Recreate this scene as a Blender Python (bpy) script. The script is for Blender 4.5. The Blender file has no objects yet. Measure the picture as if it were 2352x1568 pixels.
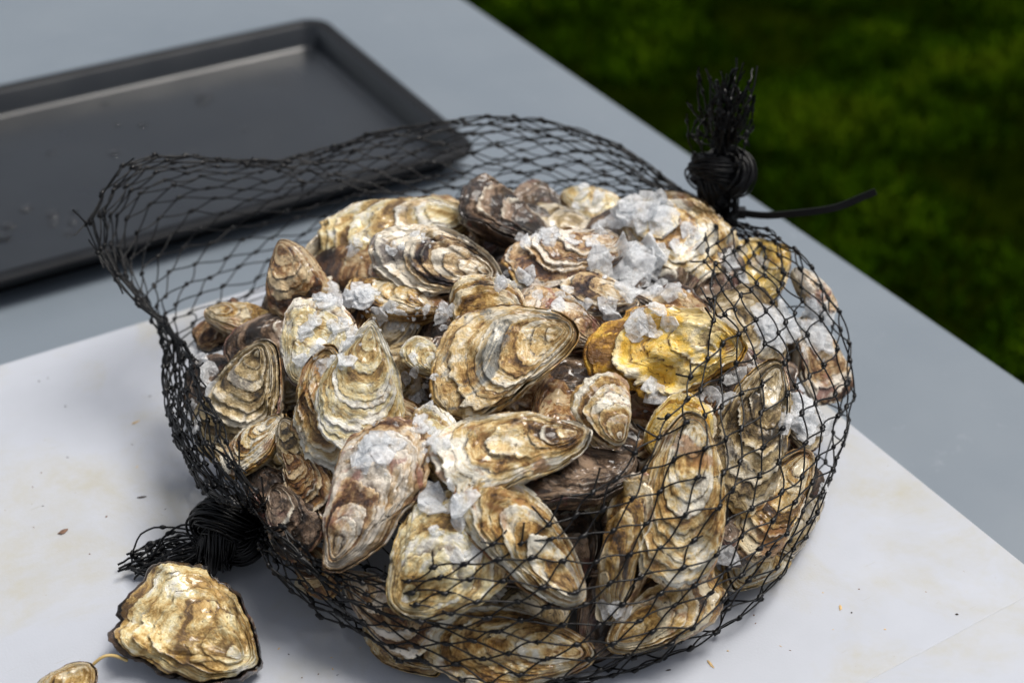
import bpy, math, random
import numpy as np
from mathutils import Vector, Matrix

random.seed(7)
SC = bpy.context.scene
COL = SC.collection
R_ = math.radians

# ------------------------------------------------------------------ camera
PITCH = R_(36.0)
FPX = 3100.0                       # focal length in units of a 2352 px wide picture
CAM = np.array([0.0, -0.69, 0.58])
FW = np.array([0, math.cos(PITCH), -math.sin(PITCH)])
UP = np.array([0, math.sin(PITCH), math.cos(PITCH)])
RT = np.array([1.0, 0, 0])
cam_d = bpy.data.cameras.new('camera')
cam = bpy.data.objects.new('camera', cam_d)
COL.objects.link(cam)
cam.location = CAM
cam.rotation_euler = (math.pi / 2 - PITCH, 0, 0)
cam_d.sensor_width = 36.0
cam_d.lens = 36.0 * FPX / 2352.0
cam_d.clip_start = 0.01
cam_d.clip_end = 400
cam_d.dof.use_dof = True
cam_d.dof.focus_distance = 0.765
cam_d.dof.aperture_fstop = 4.6
SC.camera = cam

# ------------------------------------------------------------------ sky, sun, exposure
SUN_EL, SUN_AZ = R_(68), R_(62)    # azimuth clockwise from +Y
w = bpy.data.worlds.new('World')
SC.world = w
w.use_nodes = True
nt = w.node_tree
bg = nt.nodes['Background']
sky = nt.nodes.new('ShaderNodeTexSky')
sky.sky_type = 'NISHITA'
sky.sun_disc = False
sky.sun_elevation = SUN_EL
sky.sun_rotation = SUN_AZ
sky.dust_density = 4.0
sky.ozone_density = 1.0
hsv = nt.nodes.new('ShaderNodeHueSaturation')      # overcast: the cloud layer greys the sky evenly
hsv.inputs['Saturation'].default_value = 0.36
nt.links.new(sky.outputs[0], hsv.inputs['Color'])
nt.links.new(hsv.outputs[0], bg.inputs[0])
bg.inputs[1].default_value = 0.058
sun_d = bpy.data.lights.new('sun', 'SUN')
sun_d.energy = 1.5
sun_d.angle = R_(28)
sun_d.color = (1.0, 0.95, 0.88)
sun = bpy.data.objects.new('sun', sun_d)
COL.objects.link(sun)
sd = Vector((math.sin(SUN_AZ) * math.cos(SUN_EL), math.cos(SUN_AZ) * math.cos(SUN_EL), math.sin(SUN_EL)))
sun.rotation_euler = sd.to_track_quat('Z', 'Y').to_euler()
sun.location = sd * 3
vs = SC.view_settings
vs.view_transform = 'Standard'
vs.look = 'None'
vs.exposure = 1.16
vs.gamma = 1.0
vs.use_curve_mapping = False

# ------------------------------------------------------------------ small helpers
def ray(px, py):
    return FW + RT * (px - 1176) / FPX + UP * (784 - py) / FPX
def on_z(px, py, z=0.0):
    d = ray(px, py)
    return CAM + d * ((z - CAM[2]) / d[2])
def on_y(px, py, y):
    d = ray(px, py)
    return CAM + d * ((y - CAM[1]) / d[1])
def nrm(v):
    v = np.asarray(v, float)
    return v / (np.linalg.norm(v) + 1e-12)

PC = np.array([0.0, -0.01])        # the heap: r^4 + (z/H)^2 = 1
PRX, PRY, PH = 0.208, 0.193, 0.128
def heap_f(p, d=0.0):
    x = (p[..., 0] - PC[0]) / (PRX + d)
    y = (p[..., 1] - PC[1]) / (PRY + d)
    z = np.maximum(p[..., 2], 0) / (PH + d)
    return (x * x + y * y) ** 2 + z * z
TT = np.linspace(0.45, 1.25, 3000)
def on_heap(px, py, d=0.0):
    """first point of the pixel's ray on the heap surface, or the nearest pass beside it"""
    P = CAM + ray(px, py)[None, :] * TT[:, None]
    f = heap_f(P, d)
    ok = P[:, 2] >= 0.0
    ins = np.nonzero((f < 1) & ok)[0]
    k = ins[0] if len(ins) else int(np.argmin(np.where(ok, f, 1e9)))
    p = P[k].copy()
    p[2] = max(p[2], 0.003)
    return p
def heap_n(p):
    e = 1e-4
    g = np.array([heap_f(p + np.eye(3)[i] * e) - heap_f(p - np.eye(3)[i] * e) for i in range(3)])
    return nrm(g)

def hash01(ix, iy, iz, seed):
    h = (ix.astype(np.int64) * 374761393 + iy.astype(np.int64) * 668265263 + iz.astype(np.int64) * 2147483647 + seed * 974634211) & 0xFFFFFFFF
    h = ((h ^ (h >> 13)) * 1274126177) & 0xFFFFFFFF
    h = (h ^ (h >> 16)) & 0xFFFFFFFF
    h = (h * 2246822519) & 0xFFFFFFFF
    h = h ^ (h >> 15)
    return (h & 0xFFFFFF) / float(0xFFFFFF)
def vnoise(x, y, z, seed=0):
    x, y, z = np.broadcast_arrays(np.asarray(x, float), np.asarray(y, float), np.asarray(z, float))
    ix, iy, iz = np.floor(x), np.floor(y), np.floor(z)
    fx, fy, fz = x - ix, y - iy, z - iz
    fx, fy, fz = [t * t * (3 - 2 * t) for t in (fx, fy, fz)]
    r = 0
    for dx in (0, 1):
        for dy in (0, 1):
            for dz in (0, 1):
                wgt = (fx if dx else 1 - fx) * (fy if dy else 1 - fy) * (fz if dz else 1 - fz)
                r = r + wgt * hash01(ix + dx, iy + dy, iz + dz, seed)
    return r * 2 - 1
def fbm(x, y, z, seed=0, octv=3):
    r, a, s = 0, 1.0, 1.0
    for o in range(octv):
        r = r + a * vnoise(np.asarray(x) * s + 7.3 * o, np.asarray(y) * s + 1.7 * o, np.asarray(z) * s, seed + o)
        a *= 0.5
        s *= 2.03
    return r

def build(name, co, quads, mat, parent=None, smooth=True, attrs=None, tris=None):
    """one mesh object from numpy arrays"""
    me = bpy.data.meshes.new(name)
    co = np.asarray(co, np.float32)
    fl, starts, tot = [], [], []
    n = 0
    lv = []
    if quads is not None and len(quads):
        q = np.asarray(quads, np.int32)
        lv.append(q.ravel()); starts.append(np.arange(len(q)) * 4); tot.append(np.full(len(q), 4)); n = q.size
    if tris is not None and len(tris):
        t = np.asarray(tris, np.int32)
        lv.append(t.ravel()); starts.append(n + np.arange(len(t)) * 3); tot.append(np.full(len(t), 3)); n += t.size
    lv = np.concatenate(lv); starts = np.concatenate(starts); tot = np.concatenate(tot)
    me.vertices.add(len(co)); me.vertices.foreach_set('co', co.ravel())
    me.loops.add(len(lv)); me.loops.foreach_set('vertex_index', lv.astype(np.int32))
    me.polygons.add(len(starts))
    me.polygons.foreach_set('loop_start', starts.astype(np.int32))
    me.polygons.foreach_set('use_smooth', np.full(len(starts), smooth))
    me.update(calc_edges=True)
    me.validate()
    if attrs:
        for k, v in attrs.items():
            v = np.asarray(v, np.float32)
            if v.ndim == 1:
                a = me.attributes.new(k, 'FLOAT', 'POINT'); a.data.foreach_set('value', v)
            else:
                a = me.attributes.new(k, 'FLOAT_VECTOR', 'POINT'); a.data.foreach_set('vector', v.ravel())
    if mat:
        me.materials.append(mat)
    return link(name, me, parent)
def link(name, me, parent=None):
    o = bpy.data.objects.new(name, me)
    COL.objects.link(o)
    if parent:
        o.parent = parent
    return o
def empty(name, M=None):
    o = bpy.data.objects.new(name, None)
    o.empty_display_size = 0.01
    COL.objects.link(o)
    if M is not None:
        o.matrix_world = M
    return o
def tag(o, label=None, cat=None, group=None, kind=None):
    if label: o['label'] = label
    if cat: o['category'] = cat
    if group: o['group'] = group
    if kind: o['kind'] = kind
    return o

# ------------------------------------------------------------------ materials
def new_mat(name):
    m = bpy.data.materials.new(name)
    m.use_nodes = True
    return m, m.node_tree, m.node_tree.nodes['Principled BSDF']
class NT:
    def __init__(s, t): s.t = t
    def n(s, typ, **kw):
        nd = s.t.nodes.new(typ)
        for k, v in kw.items():
            setattr(nd, k, v)
        return nd
    def l(s, a, b): s.t.links.new(a, b)
    def noise(s, vec, scale, detail=4, rough=0.55, dist=0.0):
        nd = s.n('ShaderNodeTexNoise')
        nd.inputs['Scale'].default_value = scale
        nd.inputs['Detail'].default_value = detail
        nd.inputs['Roughness'].default_value = rough
        nd.inputs['Distortion'].default_value = dist
        if vec is not None: s.l(vec, nd.inputs['Vector'])
        return nd.outputs['Fac']
    def ramp(s, fac, stops, interp='LINEAR'):
        nd = s.n('ShaderNodeValToRGB')
        cr = nd.color_ramp
        cr.interpolation = interp
        while len(cr.elements) > 1: cr.elements.remove(cr.elements[-1])
        for i, (p, c) in enumerate(stops):
            e = cr.elements[0] if i == 0 else cr.elements.new(p)
            e.position = p
            e.color = (c, c, c, 1) if isinstance(c, (int, float)) else (*c, 1)
        s.l(fac, nd.inputs[0])
        return nd.outputs[0]
    def mix(s, fac, a, b, mode='MIX'):
        nd = s.n('ShaderNodeMix', data_type='RGBA', blend_type=mode)
        if isinstance(fac, float): nd.inputs[0].default_value = fac
        else: s.l(fac, nd.inputs[0])
        for k, v in ((6, a), (7, b)):
            if isinstance(v, tuple): nd.inputs[k].default_value = (*v, 1)
            else: s.l(v, nd.inputs[k])
        return nd.outputs[2]
    def math(s, op, a, b=None, c=None):
        nd = s.n('ShaderNodeMath', operation=op)
        for k, v in enumerate((a, b, c)):
            if v is None: continue
            if isinstance(v, (int, float)): nd.inputs[k].default_value = v
            else: s.l(v, nd.inputs[k])
        return nd.outputs[0]
    def attr(s, name):
        nd = s.n('ShaderNodeAttribute'); nd.attribute_name = name
        return nd
    def bump(s, h, strength, dist, prev=None):
        nd = s.n('ShaderNodeBump')
        nd.inputs['Strength'].default_value = strength
        nd.inputs['Distance'].default_value = dist
        s.l(h, nd.inputs['Height'])
        if prev is not None: s.l(prev, nd.inputs['Normal'])
        return nd.outputs[0]

# growth-band palettes: dark ... light, blotch colour, edge colour
PALS = {
 'cream': [(0.045,0.019,0.005), (0.240,0.116,0.025), (0.520,0.313,0.099), (0.770,0.591,0.290), (0.900,0.840,0.700), (0.430,0.205,0.073), (0.085,0.042,0.022)],
 'blue': [(0.050,0.024,0.008), (0.240,0.122,0.031), (0.510,0.310,0.102), (0.740,0.546,0.260), (0.887,0.800,0.640), (0.115,0.138,0.150), (0.090,0.050,0.030)],
 'pale': [(0.140,0.075,0.022), (0.450,0.271,0.076), (0.700,0.517,0.227), (0.830,0.724,0.424), (0.905,0.865,0.765), (0.550,0.345,0.115), (0.220,0.120,0.050)],
 'tan': [(0.030,0.013,0.004), (0.160,0.073,0.013), (0.390,0.212,0.045), (0.620,0.409,0.139), (0.836,0.710,0.480), (0.330,0.138,0.037), (0.050,0.024,0.012)],
 'brown': [(0.015,0.006,0.003), (0.085,0.032,0.009), (0.180,0.074,0.018), (0.360,0.190,0.058), (0.650,0.490,0.280), (0.240,0.067,0.019), (0.030,0.013,0.008)],
 'yellow': [(0.200,0.085,0.010), (0.540,0.270,0.022), (0.800,0.470,0.050), (0.840,0.560,0.095), (0.880,0.690,0.310), (0.700,0.370,0.026), (0.380,0.210,0.050)],
 'pink': [(0.040,0.016,0.010), (0.190,0.087,0.037), (0.470,0.287,0.126), (0.700,0.512,0.297), (0.887,0.800,0.680), (0.330,0.124,0.092), (0.060,0.020,0.022)],
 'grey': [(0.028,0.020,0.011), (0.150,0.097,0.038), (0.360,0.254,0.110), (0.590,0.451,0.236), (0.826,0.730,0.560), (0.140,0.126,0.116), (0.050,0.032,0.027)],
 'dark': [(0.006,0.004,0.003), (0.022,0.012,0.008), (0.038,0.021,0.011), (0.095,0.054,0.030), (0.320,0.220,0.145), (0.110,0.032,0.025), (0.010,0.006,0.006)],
 'purple': [(0.012,0.008,0.010), (0.085,0.049,0.038), (0.380,0.240,0.114), (0.680,0.498,0.269), (0.887,0.800,0.650), (0.042,0.029,0.043), (0.015,0.010,0.017)],
}
def shell_mat(pal, lower=False):
    c = PALS[pal]
    m, t, b = new_mat('shell_' + pal + ('_lower' if lower else ''))
    q = NT(t)
    tc = q.n('ShaderNodeTexCoord')
    oi = q.n('ShaderNodeObjectInfo')
    off = q.n('ShaderNodeVectorMath', operation='MULTIPLY_ADD')
    q.l(oi.outputs['Random'], off.inputs[0]); off.inputs[1].default_value = (3.1, 5.7, 1.9)
    q.l(tc.outputs['Object'], off.inputs[2])
    ob = off.outputs[0]
    gco = q.attr('gco').outputs['Vector']
    go = q.n('ShaderNodeVectorMath', operation='MULTIPLY_ADD')
    q.l(oi.outputs['Random'], go.inputs[0]); go.inputs[1].default_value = (31, 17, 9)
    q.l(gco, go.inputs[2])
    cav = q.attr('cav').outputs['Fac']
    gt = q.attr('gt').outputs['Fac']
    tone = q.attr('tone').outputs['Fac']
    saw = q.attr('saw').outputs['Fac']
    band = q.noise(go.outputs[0], 1.6, 6, 0.68, 0.35)
    fine = q.noise(go.outputs[0], 6.5, 5, 0.65, 0.25)
    blot = q.noise(ob, 48, 8, 0.70, 0.7)
    s = q.math('MULTIPLY_ADD', band, 0.65, q.math('MULTIPLY_ADD', blot, 1.30, q.math('MULTIPLY', fine, 0.28)))
    s = q.math('MULTIPLY_ADD', tone, 0.50, s)
    s = q.math('MULTIPLY_ADD', cav, 0.14, s)
    s = q.math('SUBTRACT', s, 0.812)
    col = q.ramp(s, [(0.28, c[0]), (0.40, c[1]), (0.50, c[2]), (0.60, c[3]), (0.73, c[4])])
    # blotches of a second colour, bounded by the growth layers
    bl = q.math('ADD', q.noise(ob, 26, 6, 0.65, 0.9), q.math('MULTIPLY', tone, 0.10))
    col = q.mix(q.ramp(bl, [(0.62, 0.0), (0.68, 0.8)]), col, c[5])
    # thin bleached lips of the growth layers
    lip = q.math('MULTIPLY', q.ramp(cav, [(0.50, 0.0), (0.85, 0.8)]), q.ramp(q.noise(ob, 75, 4, 0.6), [(0.42, 0.0), (0.58, 1.0)]))
    col = q.mix(lip, col, (.86, .80, .66))
    # dirt caught under each layer
    dn = q.noise(ob, 95, 5, 0.7)
    di = q.math('MULTIPLY', q.ramp(saw, [(0.05, 1.0), (0.26, 0.0)]), q.ramp(dn, [(0.36, 0.0), (0.52, 0.95)]))
    col = q.mix(di, col, (c[0][0] * .6, c[0][1] * .55, c[0][2] * .5))
    # mud film
    mud = q.math('MULTIPLY', q.ramp(q.noise(ob, 34, 7, 0.72, 0.5), [(0.53, 0.0), (0.66, 0.75)]), q.ramp(q.noise(ob, 210, 5, 0.72), [(0.42, 0.0), (0.56, 1.0)]))
    col = q.mix(mud, col, (.125, .072, .020))
    # specks
    sp = q.ramp(q.noise(ob, 380, 2, 0.5), [(0.66, 0.0), (0.70, 0.9)])
    col = q.mix(q.math('MULTIPLY', sp, q.ramp(q.noise(ob, 50, 3), [(0.46, 0.0), (0.56, 1.0)])), col, (.04, .024, .010))
    # rim of the shell
    ed = q.ramp(q.math('MULTIPLY_ADD', q.noise(ob, 70, 5), 0.30, gt), [(1.06, 0.0), (1.17, 0.8)])
    col = q.mix(ed, col, c[6])
    q.l(col, b.inputs['Base Color'])
    rg = q.ramp(q.noise(ob, 90, 4), [(0.35, 0.20), (0.65, 0.52)])
    q.l(rg, b.inputs['Roughness'])
    b.inputs['Specular IOR Level'].default_value = 0.45
    q.l(q.ramp(q.noise(ob, 24, 4), [(0.40, 0.0), (0.58, 0.85)]), b.inputs['Coat Weight'])      # wet patches
    b.inputs['Coat Roughness'].default_value = 0.12
    h = q.math('MULTIPLY_ADD', fine, 0.9, q.math('MULTIPLY', q.noise(ob, 260, 5, 0.65), 0.7))
    nb = q.bump(h, 0.9, 0.0022)
    nb = q.bump(q.noise(go.outputs[0], 18, 4, 0.65), 0.4, 0.0009, nb)
    q.l(nb, b.inputs['Normal'])
    return m
MATS = {k: shell_mat(k) for k in PALS}

def simple(name, col, rough, spec=0.5, noise=None, bump=None, metallic=0.0):
    m, t, b = new_mat(name)
    q = NT(t)
    b.inputs['Roughness'].default_value = rough
    b.inputs['Specular IOR Level'].default_value = spec
    b.inputs['Metallic'].default_value = metallic
    tc = q.n('ShaderNodeTexCoord').outputs['Object']
    sc, amt = noise or (40, 0.15)
    f = q.noise(tc, sc, 4)
    c2 = tuple(min(1, v * (1 + amt)) for v in col); c1 = tuple(v * (1 - amt) for v in col)
    q.l(q.ramp(f, [(0.3, c1), (0.7, c2)]), b.inputs['Base Color'])
    if bump:
        q.l(q.bump(q.noise(tc, bump[0], 3), bump[1], bump[2]), b.inputs['Normal'])
    return m
M_NET = simple('black_net_twine', (.0025, .0025, .003), 0.34, 0.30, (300, .3), (900, .4, .0004))
M_TIE = simple('black_nylon', (.0035, .0035, .004), 0.38, 0.25, (80, .2))

def board_mat():
    m, t, b = new_mat('white_cutting_board')
    q = NT(t)
    tc = q.n('ShaderNodeTexCoord').outputs['Object']
    col = q.ramp(q.noise(tc, 7, 5, 0.6), [(0.35, (.378, .398, .440)), (0.65, (.422, .444, .494))])
    st = q.math('MULTIPLY', q.ramp(q.noise(tc, 8, 6, 0.65, 0.5), [(0.47, 0.0), (0.70, 0.95)]), q.ramp(q.noise(tc, 60, 5, 0.7), [(0.35, 0.3), (0.65, 1.0)]))
    col = q.mix(st, col, (.37, .345, .255))
    # knife scratches
    mp = q.n('ShaderNodeMapping'); mp.inputs['Rotation'].default_value = (0, 0, 0.5); mp.inputs['Scale'].default_value = (18, 420, 1)
    q.l(tc, mp.inputs['Vector'])
    s1 = q.noise(mp.outputs[0], 1.0, 3, 0.6, 0.4)
    mp2 = q.n('ShaderNodeMapping'); mp2.inputs['Rotation'].default_value = (0, 0, -0.9); mp2.inputs['Scale'].default_value = (22, 520, 1)
    q.l(tc, mp2.inputs['Vector'])
    s2 = q.noise(mp2.outputs[0], 1.0, 3, 0.6, 0.4)
    scr = q.math('MAXIMUM', q.ramp(s1, [(0.70, 0.0), (0.76, 1.0)]), q.ramp(s2, [(0.71, 0.0), (0.77, 1.0)]))
    col = q.mix(q.math('MULTIPLY', scr, 0.5), col, (.29, .275, .23))
    # grime specks
    sp = q.math('MULTIPLY', q.ramp(q.noise(tc, 330, 2), [(0.745, 0.0), (0.77, 0.8)]), q.ramp(q.noise(tc, 14, 3), [(0.42, 0.0), (0.6, 1.0)]))
    col = q.mix(sp, col, (.23, .16, .08))
    q.l(col, b.inputs['Base Color'])
    q.l(q.ramp(q.noise(tc, 25, 4), [(0.3, 0.30), (0.7, 0.52)]), b.inputs['Roughness'])
    b.inputs['Specular IOR Level'].default_value = 0.22
    b.inputs['Subsurface Weight'].default_value = 0.15
    b.inputs['Subsurface Radius'].default_value = (.006, .006, .006)
    b.inputs['Subsurface Scale'].default_value = 0.6
    hh = q.math('SUBTRACT', q.noise(tc, 700, 3, 0.6), q.math('MULTIPLY', scr, 0.6))
    q.l(q.bump(hh, 0.22, 0.0005), b.inputs['Normal'])
    return m
M_BOARD = board_mat()

def table_mat():
    m, t, b = new_mat('grey_painted_table')
    q = NT(t)
    tc = q.n('ShaderNodeTexCoord').outputs['Object']
    col = q.ramp(q.noise(tc, 4, 5, 0.6), [(0.3, (.134, .162, .192)), (0.7, (.158, .186, .215))])
    st = q.ramp(q.noise(tc, 45, 5, 0.7), [(0.62, 0.0), (0.72, 0.45)])
    col = q.mix(st, col, (.20, .225, .255))
    q.l(col, b.inputs['Base Color'])
    q.l(q.ramp(q.noise(tc, 12, 5), [(0.3, 0.30), (0.7, 0.46)]), b.inputs['Roughness'])
    q.l(q.bump(q.noise(tc, 350, 3), 0.12, 0.0006), b.inputs['Normal'])
    return m
M_TABLE = table_mat()

def tray_mat():
    m, t, b = new_mat('black_nonstick_steel')
    q = NT(t)
    tc = q.n('ShaderNodeTexCoord').outputs['Object']
    col = q.ramp(q.noise(tc, 9, 5, 0.6), [(0.3, (.005, .007, .010)), (0.7, (.009, .012, .016))])
    wr = q.ramp(q.noise(tc, 60, 5, 0.7), [(0.60, 0.0), (0.75, 0.35)])
    col = q.mix(wr, col, (.030, .029, .028))
    q.l(col, b.inputs['Base Color'])
    q.l(q.ramp(q.noise(tc, 16, 5), [(0.3, 0.26), (0.7, 0.38)]), b.inputs['Roughness'])
    b.inputs['Specular IOR Level'].default_value = 0.6
    q.l(q.bump(q.noise(tc, 500, 3), 0.15, 0.0005), b.inputs['Normal'])
    return m
M_TRAY = tray_mat()
M_RIM = simple('black_steel_rim', (.007, .008, .010), 0.6, 0.14, (30, .3))

def ice_mat():
    m, t, b = new_mat('crushed_ice')
    q = NT(t)
    tc = q.n('ShaderNodeTexCoord').outputs['Object']
    b.inputs['Base Color'].default_value = (.97, .975, .98, 1)
    q.l(q.ramp(q.noise(tc, 2.2, 4), [(0.35, 0.03), (0.65, 0.18)]), b.inputs['Roughness'])
    bp = q.bump(q.noise(tc, 4.0, 5, 0.65), 0.35, 0.06)
    q.l(bp, b.inputs['Normal'])
    tr = q.n('ShaderNodeBsdfTranslucent'); tr.inputs[0].default_value = (.96, .98, 1, 1)
    cl = q.n('ShaderNodeBsdfTransparent'); cl.inputs[0].default_value = (.97, .985, 1, 1)
    a = q.n('ShaderNodeMixShader'); a.inputs[0].default_value = .30
    q.l(b.outputs[0], a.inputs[1]); q.l(tr.outputs[0], a.inputs[2])
    c = q.n('ShaderNodeMixShader')
    q.l(q.ramp(q.noise(tc, 1.5, 5, 0.65, 0.5), [(0.36, 0.22), (0.64, 0.80)]), c.inputs[0])   # clear and frosted areas
    q.l(cl.outputs[0], c.inputs[1]); q.l(a.outputs[0], c.inputs[2])
    q.l(c.outputs[0], t.nodes['Material Output'].inputs['Surface'])
    return m
M_ICE = ice_mat()
def water_mat():
    m, t, b = new_mat('water_drop')
    b.inputs['Base Color'].default_value = (1, 1, 1, 1)
    b.inputs['IOR'].default_value = 1.33
    b.inputs['Roughness'].default_value = 0.03
    b.inputs['Transmission Weight'].default_value = 1.0
    return m
M_WATER = water_mat()
M_THREAD = simple('byssus_thread', (.50, .36, .14), 0.5)
M_CHIP = simple('shell_crumb', (.16, .085, .05), 0.6, 0.4, (300, .5))
M_SEED = simple('straw_husk', (.55, .38, .17), 0.55, 0.4, (300, .3))
M_MUD = simple('mud_crumb', (.03, .02, .014), 0.6, 0.4, (300, .4))

def grass_mats():
    m, t, b = new_mat('lawn_soil')
    q = NT(t)
    tc = q.n('ShaderNodeTexCoord').outputs['Object']
    col = q.ramp(q.noise(tc, 6, 6, 0.65), [(0.35, (.002, .004, .0002)), (0.65, (.006, .010, .0003))])
    q.l(col, b.inputs['Base Color'])
    b.inputs['Roughness'].default_value = 0.95
    b.inputs['Specular IOR Level'].default_value = 0.0
    g, t, b = new_mat('grass_blade')
    q = NT(t)
    a = q.attr('tone').outputs['Fac']
    col = q.ramp(a, [(0.0, (.003, .010, .0004)), (0.40, (.010, .027, .0006)), (0.70, (.027, .060, .0012)), (1.0, (.058, .092, .003))])
    q.l(col, b.inputs['Base Color'])
    b.inputs['Roughness'].default_value = 0.9
    b.inputs['Specular IOR Level'].default_value = 0.0
    return m, g
M_SOIL, M_GRASS = grass_mats()

# ------------------------------------------------------------------ the setting: lawn
GZ = -0.775
def plane(name, x0, x1, y0, y1, z, mat):
    return build(name, [(x0, y0, z), (x1, y0, z), (x1, y1, z), (x0, y1, z)], [(0, 1, 2, 3)], mat, smooth=False)
tag(plane('ground', -150, 150, -150, 150, GZ, M_SOIL), kind='structure')
def make_grass():
    rs = np.random.RandomState(3)
    n = 150000
    x = rs.uniform(-0.6, 3.4, n); y = rs.uniform(0.1, 4.4, n)
    keep = (x * .866 + y * .5) > 0.30
    x, y = x[keep], y[keep]; n = len(x)
    big = fbm(x * 3.0, y * 3.0, 0 * x, 5, 3)
    mid = fbm(x * 9, y * 9, 0 * x, 9, 3)
    dens = np.clip(0.72 + 0.7 * big + 0.35 * mid, 0.10, 1)
    k = rs.rand(n) < dens
    x, y, big, mid = x[k], y[k], big[k], mid[k]; n = len(x)
    h = (0.030 + 0.022 * rs.rand(n)) * (1 + 0.5 * np.clip(big + .5 * mid, -.8, 1))
    az = rs.uniform(0, 2 * np.pi, n); lean = rs.uniform(.15, 1.1, n)
    wd = rs.uniform(.0018, .0035, n)
    dx, dy = np.cos(az), np.sin(az); sx, sy = -dy, dx
    co = np.zeros((n, 5, 3))
    for i, (fh, fl, fw) in enumerate(((0, 0, 1), (0, 0, -1), (.6, .35, .8), (.6, .35, -.8), (1, 1, 0))):
        co[:, i, 0] = x + dx * h * lean * fl * .8 + sx * wd * fw
        co[:, i, 1] = y + dy * h * lean * fl * .8 + sy * wd * fw
        co[:, i, 2] = GZ + h * fh * (1 - .35 * lean * fl) - .002
    base = np.arange(n)[:, None] * 5
    quads = base + np.array([[0, 1, 3, 2]]); tris = base + np.array([[2, 3, 4]])
    tone = np.clip(0.42 + 0.40 * big + 0.28 * mid + rs.normal(0, .12, n), 0, 1)
    o = build('grass', co.reshape(-1, 3), quads, M_GRASS, smooth=False, tris=tris, attrs={'tone': np.repeat(tone, 5)})
    tag(o, 'short mossy green lawn beyond the table edge', 'grass', kind='stuff')
make_grass()

# ------------------------------------------------------------------ table, boards, tray
TA = R_(30.5)
EX = np.array([math.cos(TA), math.sin(TA), 0])       # across the table, towards the lawn
EY = np.array([-math.sin(TA), math.cos(TA), 0])      # along the table, away from the camera
def lbox(name, c, sx, sy, z0, z1, mat, parent=None, bev=0.003, seg=2):
    """bevelled box given in the table's own axes"""
    import bmesh
    bm = bmesh.new()
    bmesh.ops.create_cube(bm, size=1)
    for v in bm.verts:
        v.co = Vector((v.co.x * sx, v.co.y * sy, z0 + (v.co.z + .5) * (z1 - z0)))
    bmesh.ops.bevel(bm, geom=bm.edges[:], offset=bev, segments=seg, profile=0.5, affect='EDGES')
    me = bpy.data.meshes.new(name); bm.to_mesh(me); bm.free()
    for p in me.polygons: p.use_smooth = False
    me.materials.append(mat)
    o = link(name, me, parent)
    if parent is None:
        o.rotation_euler = (0, 0, TA)
        o.location = (c[0], c[1], 0)
    else:
        o.location = (c[0], c[1], 0)
    return o
TZ = -0.012
edge_pt = on_z(1713, 442, TZ)
e_off = float(edge_pt @ EX)
TW, TLEN = 1.10, 2.6
tc_ = EX * (e_off - TW / 2) + EY * 0.35
table = tag(empty('table', Matrix.Translation(Vector((tc_[0], tc_[1], GZ))) @ Matrix.Rotation(TA, 4, 'Z')),
            'grey painted flat table carrying the boards, tray and oyster bag', 'table')
lbox('table_top', (0, 0), TW, TLEN, TZ - .03 - GZ, TZ - GZ, M_TABLE, table, 0.002)
for sx in (-1, 1):
    for sy in (-1, 1):
        lbox('leg', (sx * (TW / 2 - .12), sy * (TLEN / 2 - .15)), .05, .05, 0, TZ - .0299 - GZ, M_TABLE, table, .004)
# board one: back right corner hidden behind the heap
r0 = on_z(2150, 1132); b0 = on_z(310, 745); s0 = on_z(2176, 1466)
bx1 = float(r0 @ EX); by1 = float(b0 @ EY); by0 = float(s0 @ EY)
BL = 0.62
bc = EX * (bx1 - BL / 2) + EY * (by0 + by1) / 2
tag(lbox('cutting_board', bc, BL, by1 - by0, TZ, 0.0, M_BOARD, None, .0005, 2),
    'white plastic cutting board lying under the netted oysters', 'cutting board')
bc2 = EX * (bx1 - BL / 2 + .012) + EY * (by0 - .00008 - .2)
tag(lbox('cutting_board', bc2, BL, .40, TZ, 0.0007, M_BOARD, None, .0006, 3),
    'white plastic cutting board butted against the one holding the oysters', 'cutting board')

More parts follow.
